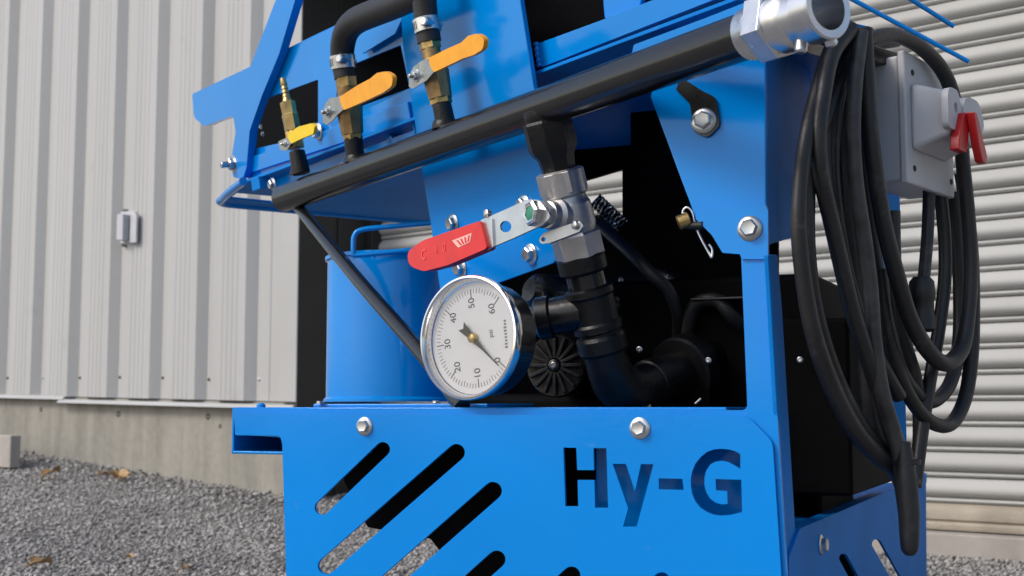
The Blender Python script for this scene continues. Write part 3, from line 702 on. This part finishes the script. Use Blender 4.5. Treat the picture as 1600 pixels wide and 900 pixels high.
# ---- valves on top of the manifold
def stack(name, p0, p1, segs, parent, main='brass'):
    """p0,p1 pixel ends of the axis on the tilted pipe plane; segs (y0,y1,r0,r1,sides,material,name) in pixels"""
    A = at(PT, *p0); B = at(PT, *p1); ax = (B - A).normalized(); L = (B - A).length
    f = lambda y: (y - p0[1]) / (p1[1] - p0[1]) * L
    root = None
    for y0, y1, r0, r1, n, m, nm in segs:
        r0, r1 = rpx(r0, A), rpx(r1, A); h0, h1 = sorted((f(y0), f(y1))); 
        if f(y0) > f(y1): r0, r1 = r1, r0
        e = min(.0012, (h1 - h0) * .2)
        o = lathe(nm, A, ax, [(h0, r0 * .93), (h0 + e, r0), (h1 - e, r1), (h1, r1 * .93)], m, root or parent, n, rot=random.random(), smooth=28)
        if root is None: root = o
    return root, A, ax
def handle(root, A, out, plate_px, grip_px, nut_px, nr, gm, sc, ox, oy, gth=.007):
    pl = (nT, nT.dot(A) + out); cv = lambda L: [(ox + x / sc, oy + y / sc, *(r_ / sc for r_ in r)) for x, y, *r in L]
    plate('lever_plate', pl, cv(plate_px), .0022, 'zinc', root, bevel=.0005)
    plate('lever_grip', pl, cv(grip_px), gth, gm, root, off=.003, bevel=.0024)
    x, y = ox + nut_px[0] / sc, oy + nut_px[1] / sc
    u, v, d = basis(nT); p = at(pl, x, y); s = rpx(nr, p); add('lever_nut', NUT, root, frame_m(p, u * s, v * s, d * s * .8))
    lathe('valve_stem', at(pl, x, y, -.002), -nT, [(0, s * .8), (out, s * .9)], 'bronze', root, 14)
def weld(x, y, r, par):
    p = at(PT, x, y, .0); lathe('weld_bead', p, uT, [(-.008, rpx(r, p) * 1.25), (-.003, rpx(r, p) * 1.2), (.002, rpx(r, p) * 1.02), (.004, rpx(r, p) * .9)], 'iron', par, 20)
# middle valve
r2, A2, ax2 = stack('ball_valve', (556, 250), (536, 92), [(210, 166, 17, 21, 8, 'bronze', 'ball_valve'), (252, 214, 15, 14.5, 20, 'iron', 'nipple'), (218, 207, 16, 16, 6, 'brass', 'valve_nut'), (168, 150, 20, 16, 20, 'bronze', 'valve_neck'), (152, 134, 15.5, 15.5, 20, 'bronze', 'valve_tail'), (136, 119, 17, 17, 6, 'brass', 'hose_barb')], GP)
weld(555, 244, 15, r2)
handle(r2, A2, .024, [(190, 395), (225, 380), (250, 470), (200, 512), (175, 545), (130, 580, 10), (105, 565, 10), (103, 490, 30), (120, 440, 20), (150, 400, 20)], [(215, 392, 6), (340, 312), (420, 270), (465, 232, 30), (520, 220, 45), (575, 250, 45), (565, 322, 45), (510, 362, 20), (430, 400), (340, 440), (245, 480, 6), (225, 440)], (142, 492), 9.5, 'yellow', 4.286, 480, 60)
# right valve
r3, A3, ax3 = stack('ball_valve', (697, 197), (664, 32), [(155, 110, 18.5, 22, 8, 'bronze', 'ball_valve'), (200, 158, 16, 15, 20, 'iron', 'nipple'), (163, 148, 17.5, 17.5, 6, 'brass', 'valve_nut'), (112, 92, 21, 16, 20, 'bronze', 'valve_neck'), (94, 76, 15, 15, 20, 'bronze', 'valve_tail'), (78, 61, 17.5, 17.5, 6, 'brass', 'hose_barb')], GP)
weld(694, 190, 17, r3)
handle(r3, A3, .024, [(160, 410), (205, 392), (245, 485), (200, 537), (150, 570), (105, 595, 10), (80, 580, 10), (85, 500, 30), (110, 450, 20)], [(210, 390, 6), (340, 325), (430, 285), (478, 240, 30), (540, 222, 45), (588, 262, 45), (575, 330, 45), (515, 368, 20), (440, 392), (340, 440), (247, 484, 6), (225, 445)], (128, 507), 10.5, 'yellow', 4.286, 620, 0)
# small needle valve on the left
r1_, A1, ax1 = stack('drain_valve', (470, 268), (441, 118), [(232, 205, 14, 13, 6, 'brass', 'drain_valve'), (272, 236, 14.5, 12.5, 18, 'iron', 'nipple'), (205, 178, 12.5, 13, 6, 'brass', 'valve_neck'), (179, 159, 11.5, 12, 6, 'brass', 'hex_adapter'), (160, 152, 8, 6, 16, 'brass', 'barb_base'),
    (152, 146, 6.2, 5, 16, 'brass', 'barb_ring'), (146, 140, 6.0, 5, 16, 'brass', 'barb_ring'), (140, 134, 5.8, 4.8, 16, 'brass', 'barb_ring'), (134, 122, 5.5, 4.2, 16, 'brass', 'barb_ring')], GP)
weld(467, 264, 12, r1_)
handle(r1_, A1, .016, [(155, 545, 10), (215, 518), (245, 560), (215, 612, 12), (168, 602, 12)], [(228, 485, 8), (300, 440), (390, 416, 14), (412, 440, 10), (402, 492, 12), (330, 520), (245, 560, 6), (226, 520)], (205, 562), 6, 'lemon', 4.5, 400, 100, .006)
# hoses and worm-drive clamps
def clamp(pt, ax, rpx_, hpx, par):
    r = rpx(rpx_, pt); h = rpx(hpx, pt)
    c = lathe('hose_clamp', pt - ax * h * .5, ax, [(0, r * 1.0), (.0005, r * 1.05), (h - .0005, r * 1.05), (h, r)], 'zinc', par, 32)
    u = q; fr = (nT * .7 - q * .7).normalized()
    for k in range(7):
        a = -1.15 + k * .22; rr = (nT * math.cos(a) - q * math.sin(a) * -1).normalized(); tt = ax.cross(rr)
        box('clamp_notch', pt + rr * r * 1.035 - tt * .0006 - ax * h * .28, rr * r * .03, tt * .0012, ax * h * .56, 'dark', c, 0)
    s0 = pt + q * r * .95 + nT * r * .5
    lathe('clamp_screw', s0 - nT * .004, (nT * .75 + q * .25 + Z * .1).normalized(), [(-.022, r * .22), (.0, r * .24), (.001, r * .38), (.012, r * .38), (.014, r * .28)], 'zinc', c, 12)
    return c
h2 = [at(PT, *p) for p in ((540, 122), (536, 98), (535, 74), (541, 50), (556, 33), (585, 20), (620, 6), (665, -14))]
H2 = tube('hose', h2, [rpx(17.5, A2), rpx(18, A2), rpx(19, A2), rpx(19.5, A2), rpx(20, A2), rpx(20, A2), rpx(20, A2), rpx(20, A2)], 'rubber', GP, 24, sub=6)
clamp(at(PT, 536, 97), ax2, 19, 21, H2)
h3 = [at(PT, *p) for p in ((671, 66), (667, 40), (664, 10), (663, -20), (664, -60))]
H3 = tube('hose', h3, rpx(19, A3), 'rubber', GP, 24, sub=4)
clamp(at(PT, 667, 40), ax3, 20.5, 22, H3)

# ---- drop pipe with stainless ball valve
D0 = at(PT, 851, 176); D1 = atY(948, 566, 1.60); dx = (D1 - D0).normalized(); DL = (D1 - D0).length
def dy(y): return (y - 176) / (566 - 176) * DL
def dseg(nm, prof, m, par, n=32, rot=0.0, smooth=28, bevel=0):
    return lathe(nm, D0, dx, [(dy(y), r) for y, r in prof], m, par, n, rot, smooth, bevel)
UN = dseg('union', [(166, .020), (170, .0255), (176, .0265), (184, .0262), (188, .0255)], 'iron', GP, 32)
dseg('union_nut', [(186, .0285), (190, .0310), (228, .0310), (236, .028), (244, .0235), (262, .0215), (266, .020)], 'iron', UN, 8, .2)
BV = dseg('ball_valve', [(264, .0215), (268, .028), (302, .028), (306, .025), (312, .0255), (318, .0285), (350, .0295), (360, .027), (364, .025)], 'steel', GP, 32)
dseg('hex_end', [(264, .026), (267, .0305), (298, .0305), (302, .028)], 'steel', BV, 6, .45, 20, .0008)
dseg('hex_end', [(360, .028), (364, .0315), (398, .0315), (402, .027)], 'steel', BV, 6, .45, 20, .0008)
DPp = dseg('drop_pipe', [(398, .0245), (404, .0245), (506, .0245)], 'pipe', GP, 32)
TEE = dseg('pipe_tee', [(446, .026), (449, .0305), (458, .0310), (462, .0285), (500, .0285), (504, .0310), (514, .0310), (517, .027)], 'iron', GP, 32)
tb0 = D0 + dx * dy(482); tb1 = atY(838, 499, 1.602)
lathe('tee_branch', tb0, (tb1 - tb0), [(.015, .0255), ((tb1 - tb0).length - .022, .0235), ((tb1 - tb0).length - .019, .0275), ((tb1 - tb0).length - .004, .0275), ((tb1 - tb0).length, .023), ((tb1 - tb0).length + .002, .012)], 'black', TEE, 28)
dseg('coupling', [(396, .0265), (400, .0305), (420, .0305), (425, .0255)], 'iron', DPp, 32)
dseg('pipe_collar', [(520, .0285), (526, .0315), (546, .0315), (551, .0275)], 'iron', DPp, 32)
el = [D0 + dx * dy(512), D0 + dx * dy(560), atY(962, 598, 1.615), atY(985, 612, 1.635), atY(1010, 604, 1.66), atY(1060, 583, 1.71)]
tube('pipe_elbow', el, [.0265, .0268, .0300, .0315, .0310, .0285], 'iron', GP, 28, sub=6)
lathe('elbow_collar', atY(1012, 601, 1.662), (el[-1] - el[-2]), [(0, .029), (.002, .0315), (.022, .0315), (.024, .029)], 'iron', GP, 28)
lathe('pump_flange', atY(1060, 583, 1.71), (el[-1] - el[-2]), [(0, .045), (.004, .048), (.03, .048), (.03, .03), (.12, .03)], 'iron', GP, 28)
box('wood_wedge', atY(1001, 644, 1.62), V((.016, 0, 0)), V((0, .03, 0)), V((-.004, 0, .012)), 'wood', GP)
# stem, lever
vb = D0 + dx * dy(336); lv = (nq * .97 - Z * .10 + q * .12).normalized()
PLV = (nq, nq.dot(vb) + .062)
st_px = (837, 334)
spx = at(PLV, *st_px)
SB = lathe('stem_bonnet', vb, (spx - vb), [(.02, .022), (.030, .0215), (.034, .017), (.044, .0165), (.045, .014), ((spx - vb).length - .006, .0125)], 'steel', BV, 28)
lathe('gland_nut', vb, (spx - vb), [(.045, .015), (.047, .0165), (.054, .0165), (.056, .015)], 'steel', BV, 6, .3, 20)
lathe('lever_nut', spx, nq, [(-.002, .0145), (.0, .0155), (.008, .0155), (.010, .0125), (.0095, .0095), (.007, .0092)], 'zinc', BV, 6, .2, 20)
lathe('stem_tip', spx, nq, [(.0, .0088), (.0085, .0088), (.0092, .0075)], 'green', BV, 20)
LVp = plate('lever_plate', PLV, [(842, 312, 10), (862, 338, 10), (846, 352, 10), (800, 373), (762, 389), (751, 344), (795, 325), (822, 312, 8)], .0028, 'plate_steel', BV, holes=[circ(790, 354, 9)], bevel=.0007)
plate('lever_tab', PLV, [(752, 346), (768, 341), (770, 386), (762, 391)], .004, 'plate_steel', BV, off=.003, bevel=.0008)
lathe('lock_pin', at(PLV, 765, 334, -.004), nq, [(0, .0055), (.006, .0055), (.007, .004)], 'plate_steel', BV, 14)
GR = plate('lever_grip', PLV, [(750, 345, 4), (761, 388, 6), (700, 414), (662, 424, 16), (640, 416, 16), (635, 394, 18), (660, 376, 14), (700, 362)], .014, 'red', BV, off=.0075, bevel=.0045)
GR.modifiers["bevel"].segments = 4
# raised marks on the grip
gx = (at(PLV, 760, 364, .0075) - at(PLV, 645, 408, .0075)).normalized(); gy = PLV[0].cross(gx)
for s_, x, y, sz in (("C", 662, 399, .020), ("1", 682, 391, .016), ("0", 694, 387, .016)):
    add('raised_mark', text_mesh('raised_mark', s_, sz, 'pink', .0005), GR, frame_m(at(PLV, x, y, .0078), gx, gy, PLV[0]))
lg = [(706, 376), (737, 364), (734, 378), (716, 387)]
plate('raised_mark', PLV, lg, .0004, 'silver_print', GR, off=.0080, bevel=0)
for k in range(4):
    t = .18 + .2 * k
    a0 = (lg[0][0] + (lg[1][0] - lg[0][0]) * t + 1, lg[0][1] + (lg[1][1] - lg[0][1]) * t + 2); b0 = (lg[3][0] + (lg[2][0] - lg[3][0]) * t, lg[3][1] + (lg[2][1] - lg[3][1]) * t - 2)
    plate('raised_mark', PLV, [a0, (a0[0] + 2.4, a0[1] - .9), (b0[0] + 2.4, b0[1] - .9), b0], .0004, 'red', GR, off=.0084, bevel=0)
plate('stop_plate', PLV, [(842, 374, 5), (849, 364), (905, 345, 6), (912, 352, 5), (905, 362), (858, 380, 6), (845, 381, 4)], .004, 'steel', BV, off=-.014, holes=[circ(849, 374, 3.5)], bevel=.0008)
lathe('stop_screw', at(PLV, 901, 352, -.014), nq, [(0, .005), (.004, .005), (.005, .003)], 'zinc', BV, 12)

# ---- pressure gauge
gc = at(PF, 730, 527, .01); gN = V((-.615, -.785, .03)).normalized(); GRAD = rpx(98.5, gc)
gu, gvv, gd_ = basis(gN)
GA = lathe('pressure_gauge', gc, gN, [(-.052, GRAD * .3), (-.050, GRAD * .86), (-.046, GRAD * .9), (-.020, GRAD * .9), (-.0185, GRAD * .88)], 'black', GP, 64)
bz = lathe_geo(gc, gN, [(-.012, GRAD * .905), (-.012, GRAD * .985), (-.002, GRAD), (.001, GRAD * .985), (.0015, GRAD * .955), (-.001, GRAD * .925), (-.012, GRAD * .905)], 72, cap=False)
add('bezel', mkmesh('bezel', bz[0], bz[1], 'chrome', 35), GA)
lathe('dial', gc, gN, [(-.018, GRAD * .90), (-.0140, GRAD * .90), (-.0139, 0)], 'dial', GA, 64)
def gp(ang, r, h): return gc + gN * h + (gu * math.cos(ang) + gvv * math.sin(ang)) * r * GRAD
def ang(v): return math.radians(-37 - 270 * v / 60)
tick = ([], [])
for i in range(61):
    a = ang(i); L = .145 if i % 10 == 0 else (.10 if i % 5 == 0 else .075); wd = .014 if i % 10 == 0 else .0065
    t_ = V((0, 0, 0)) + (-gu * math.sin(a) + gvv * math.cos(a)) * wd * GRAD; rd = (gu * math.cos(a) + gvv * math.sin(a)) * GRAD
    tick = join_geo(tick, box_geo(gc + gN * -.0139 + rd * (.80 - L) - t_ * .5, rd * L, t_, gN * .0003))
add('dial_scale', mkmesh('dial_scale', tick[0], tick[1], 'ink', 0), GA)
ROT = math.radians(97)
tx = gu * math.cos(ROT) + gvv * math.sin(ROT); ty = gN.cross(tx)
for v_ in range(0, 70, 10):
    a = ang(v_); add('dial_number', text_mesh('dial_number', str(v_), GRAD * .175, 'ink', .0001), GA, frame_m(gp(a, .57 if v_ else .60, -.0137), tx, ty, gN))
add('dial_number', text_mesh('dial_number', "psi", GRAD * .12, 'ink', .0001), GA, frame_m(gp(math.radians(10), .34, -.0137), tx, ty, gN))
for k in range(9):                                   # fine print too small to read
    p = gp(0, .66, -.0138) + tx * GRAD * (.06 + .052 * (k - 4.5) * 1.0)
    add('fine_print', mkmesh('fine_print', *box_geo(p, tx * GRAD * .03, ty * GRAD * random.uniform(.04, .055), gN * .0002), 'faint', 0), GA)
na = ang(.6)
nd = gu * math.cos(na) + gvv * math.sin(na); ns = gN.cross(nd)
def npt(a, b): return gc + gN * -.0085 + (nd * a + ns * b) * GRAD
plate3('needle', [[npt(-.30, -.085), npt(-.24, .0), npt(-.30, .085), npt(-.06, .05), npt(.05, .045), npt(.30, .018), npt(.72, .004), npt(.72, -.004), npt(.30, -.018), npt(.05, -.045), npt(-.06, -.05)]], gN, .001, 'ink', GA, 0)
lathe('needle_hub', gc, gN, [(-.0135, .006), (-.0075, .006), (-.006, .0045), (-.0055, .002)], 'brass', GA, 20)
gm_ = bpy.data.meshes.new('gauge_glass'); gm_.from_pydata([tuple(gp(2 * math.pi * k / 48, .915, -.0045)) for k in range(48)], [], [tuple(range(48))])
gm_.materials.append(M['glass']); add('gauge_glass', gm_, GA)
fb = atY(826, 503, 1.60); gb = gc - gN * .05
lathe('gauge_stem', gb, (fb - gb), [(0, .012), ((fb - gb).length * .55, .011)], 'black', GA, 20)
lathe('gauge_fitting', fb - (fb - gb).normalized() * .012, (fb - gb), [(0, .0115), (.002, .0125), (.016, .0125), (.018, .010), (.05, .010)], 'brass', GA, 6, .3, 20)

# ---- outlet box with red switch on the right
nb = V((.771, -.636, 0)).normalized(); eb = V((.636, .771, 0)).normalized()
c0 = atY(1411, 180, 1.50); zt, zbm = atY(1411, 78, 1.50).z, atY(1415, 286, 1.50).z
def ob(s, z, h): return V((c0.x, c0.y, 0)) + eb * s + nb * h + Z * z
WB = .150
EB = box('switch_box', ob(.004, zbm + .004, -.058), eb * (WB - .008), nb * .052, Z * (zt - zbm - .008), 'greyplastic', GP, .004)
box('cover_plate', ob(0, zbm, -.006), eb * WB, nb * .010, Z * (zt - zbm), 'greyplastic', EB, .003)
zc = (zt + zbm) / 2
hz = [(.012, zc - .040), (.012, zc + .043), (WB - .03, zc + .043), (WB - .03, zc - .040)]
hz2 = [(.020, zc - .024), (.028, zc + .030), (WB - .045, zc + .030), (WB - .040, zc - .024)]
vs = [ob(s, z, .0035) for s, z in hz] + [ob(s, z, .045) for s, z in hz2]
add('switch_housing', mkmesh('switch_housing', vs, [(0, 1, 2, 3), (4, 5, 6, 7)] + [(i, (i + 1) % 4, (i + 1) % 4 + 4, i + 4) for i in range(4)], 'greyplastic'), EB, bevel=.006, seg=3)
def ear(s0, z0, h, wdt, hgt, hx):
    o = [ob(s0 + x * wdt, z0 + y * hgt, h) for x, y in fil([(0, 0, .2), (0, 1, .35), (.75, 1, .3), (1, .55, .25), (.6, 0, .2)])]
    hl = [ob(s0 + (.55 + .13 * math.cos(k * .5236)) * wdt, z0 + (.55 + .13 * math.sin(k * .5236)) * hgt, h) for k in range(12)]
    plate3('lock_ear', [o, hl], nb, .008, 'greyplastic', EB, .0012)
ear(.012, zc - .018, .050, .046, .050, 0); ear(.058, zc - .030, .052, .070, .060, 0)
rz = [(.022, zc - .044), (.024, zc - .032), (.044, zc + .004), (.054, zc + .006), (.062, zc - .004), (.056, zc - .024), (.048, zc - .044)]
SW = plate3('switch_lever', [[ob(s, z, .058) for s, z in rz]], nb, .012, 'redplastic', EB, .002)
plate3('lever_blade', [[ob(s, z, .068) for s, z in ((.046, zc + .004), (.056, zc + .005), (.088, zc - .044), (.084, zc - .054), (.070, zc - .052), (.060, zc - .034))]], nb, .010, 'redplastic', SW, .0018)
for s_, z_ in ((.022, zt - .024), (WB - .012, zt - .024), (.020, zbm + .020), (WB - .012, zbm + .020)):
    lathe('cover_screw', ob(s_, z_, .004), nb, [(0, .004), (.001, .0038), (.0014, .002), (.0005, .001)], 'iron', EB, 12)
# blue rear post and bracket that carry the box and the cable
box('box_bracket', ob(-.02, zbm - .02, -.075), eb * .10, nb * .012, Z * (zt - zbm + .06), 'blue', GP)
pb = atY(1394, 690, 1.72); box('cable_post', pb, V((.022, .006, 0)), V((-.01, .03, 0)), Z * (atY(1404, 250, 1.72).z - pb.z), 'blue', GP)
box('hook_arm', atY(1272, 66, 1.42), V((.16, .14, 0)), V((-.02, .024, 0)), Z * .02, 'black', GP)

# weld beads on the fabricated blue frame
def bead(pts, r=.0032, par=None):
    out = []
    for i in range(len(pts) - 1):
        L = (pts[i + 1] - pts[i]).length; k = max(3, int(L / .0022))
        out += [pts[i].lerp(pts[i + 1], j / k) for j in range(k)]
    rr = [r * (1 + .28 * math.sin(j * 1.9) + random.uniform(-.1, .1)) for j in range(len(out))]
    vs, fs = tube_geo(out, rr, 8); add('weld_bead', mkmesh('weld_bead', vs, fs, 'blue', 60), par or GP)
bead([at(PT, x, y, -.0735) for x, y in ((440, 92), (414, 152), (396, 206), (391, 240))])
bead([at(PT, x, y, -.0735) for x, y in ((838, 66), (841, 90), (844, 106))])
bead([at(PT, x, y, -.0725) for x, y in ((640, 160), (655, 236))])

# ================================================================== hanging cable
CB = thing('power_cable', 'long thick black cable coiled and hanging on the right of the blue machine', 'cable', atY(1420, 866, 1.5))
def cdp(x): return 1.335 + (x - 1240) / 290 * .30
def strand(pts, r, lay=0.0, m='cable', name='cable_loop', dd=None):
    P3 = [atY(x, y, (cdp(x) if dd is None else dd) + lay) for x, y in pts]
    rr = r if isinstance(r, (list, tuple)) else [r] * len(pts)
    return tube(name, P3, [rpx(a * .83, p) for a, p in zip(rr, P3)], m, CB, 16, sub=6)
strand([(1322, 40), (1300, 75), (1278, 140), (1260, 215), (1250, 290), (1248, 360), (1256, 440), (1271, 520), (1298, 600), (1333, 668), (1372, 712), (1404, 740), (1416, 800)], [15, 15, 15, 15, 15, 15.5, 16, 17, 18, 18, 17, 16, 15], 0)
strand([(1330, 45), (1300, 85), (1286, 150), (1279, 215), (1284, 280), (1300, 350), (1316, 420), (1333, 490), (1356, 560), (1384, 640), (1408, 720), (1418, 800)], 16, -.018)
strand([(1345, 50), (1336, 130), (1333, 210), (1338, 290), (1350, 370), (1360, 450), (1366, 530), (1378, 610), (1400, 690), (1416, 780)], 14.5, -.03, 'tape')
strand([(1340, 60), (1312, 140), (1300, 240), (1306, 330), (1322, 420), (1345, 500), (1372, 560), (1405, 620)], 14, .03)
strand([(1340, 60), (1322, 150), (1322, 260), (1330, 380), (1342, 480), (1352, 560), (1362, 650), (1385, 720)], 15, .05)
strand([(1350, 45), (1354, 120), (1359, 200), (1369, 280), (1383, 360), (1401, 430), (1421, 495), (1448, 545), (1477, 568), (1502, 545), (1513, 490), (1517, 420), (1513, 340), (1505, 260), (1498, 190), (1478, 120), (1440, 75), (1395, 55), (1352, 62)], [16] * 10 + [13.5] * 4 + [14] * 5, -.055 + .03)
strand([(1376, 420), (1384, 500), (1400, 570), (1424, 625), (1456, 660), (1486, 662), (1508, 622), (1518, 555), (1520, 480), (1518, 400), (1510, 320), (1502, 270)], 13.5, .03)
strand([(1396, 330), (1398, 430), (1410, 520), (1432, 600), (1437, 680), (1430, 760)], 13, .05)
strand([(1452, 290), (1449, 370), (1443, 440)], 11.5, .02)
strand([(1468, 290), (1476, 370), (1476, 440), (1466, 520), (1452, 600), (1440, 680), (1430, 760)], 12.5, .035)
strand([(1400, 60), (1360, 70), (1330, 110), (1312, 200), (1318, 300)], 17, .07)
strand([(1356, 50), (1330, 100), (1296, 170), (1268, 260), (1262, 350), (1268, 440), (1284, 520), (1312, 600), (1346, 664), (1384, 712), (1410, 760)], 14, .012)
strand([(1352, 60), (1346, 150), (1348, 240), (1358, 330), (1370, 420), (1386, 500), (1404, 570), (1428, 610), (1456, 628), (1484, 600), (1498, 540), (1500, 460), (1496, 380), (1490, 300)], 13, .045)
strand([(1346, 55), (1318, 110), (1292, 190), (1292, 280), (1310, 370), (1330, 450), (1356, 540), (1380, 620), (1402, 690), (1416, 760)], 13.5, .02)
P3 = [atY(x, y, 1.47) for x, y in ((1412, 690), (1416, 750), (1420, 800), (1421, 845), (1421, 860), (1421, 868))]
tube('cable_end', P3, [rpx(a, P3[0]) for a in (10, 17, 16.5, 14.5, 12.5, 6)], 'rubber', CB, 18, sub=5)
pk = atY(1440, 440, cdp(1440) + .02)
lathe('plug_connector', pk, V((.0, .05, -1)), [(-.006, .010), (0, .015), (.020, .0165), (.024, .0145), (.040, .0145), (.044, .0165), (.058, .0165), (.062, .012)], 'rubber', CB, 14)

for x, y, r in ((1418, 752, 18), (1417, 722, 20)):
    p = atY(x, y, 1.475); lathe('cable_tie', p, V((.02, 0, -1)), [(-.003, rpx(r, p)), (-.0025, rpx(r + 1.2, p)), (.0025, rpx(r + 1.2, p)), (.003, rpx(r, p))], 'rubber', CB, 24)
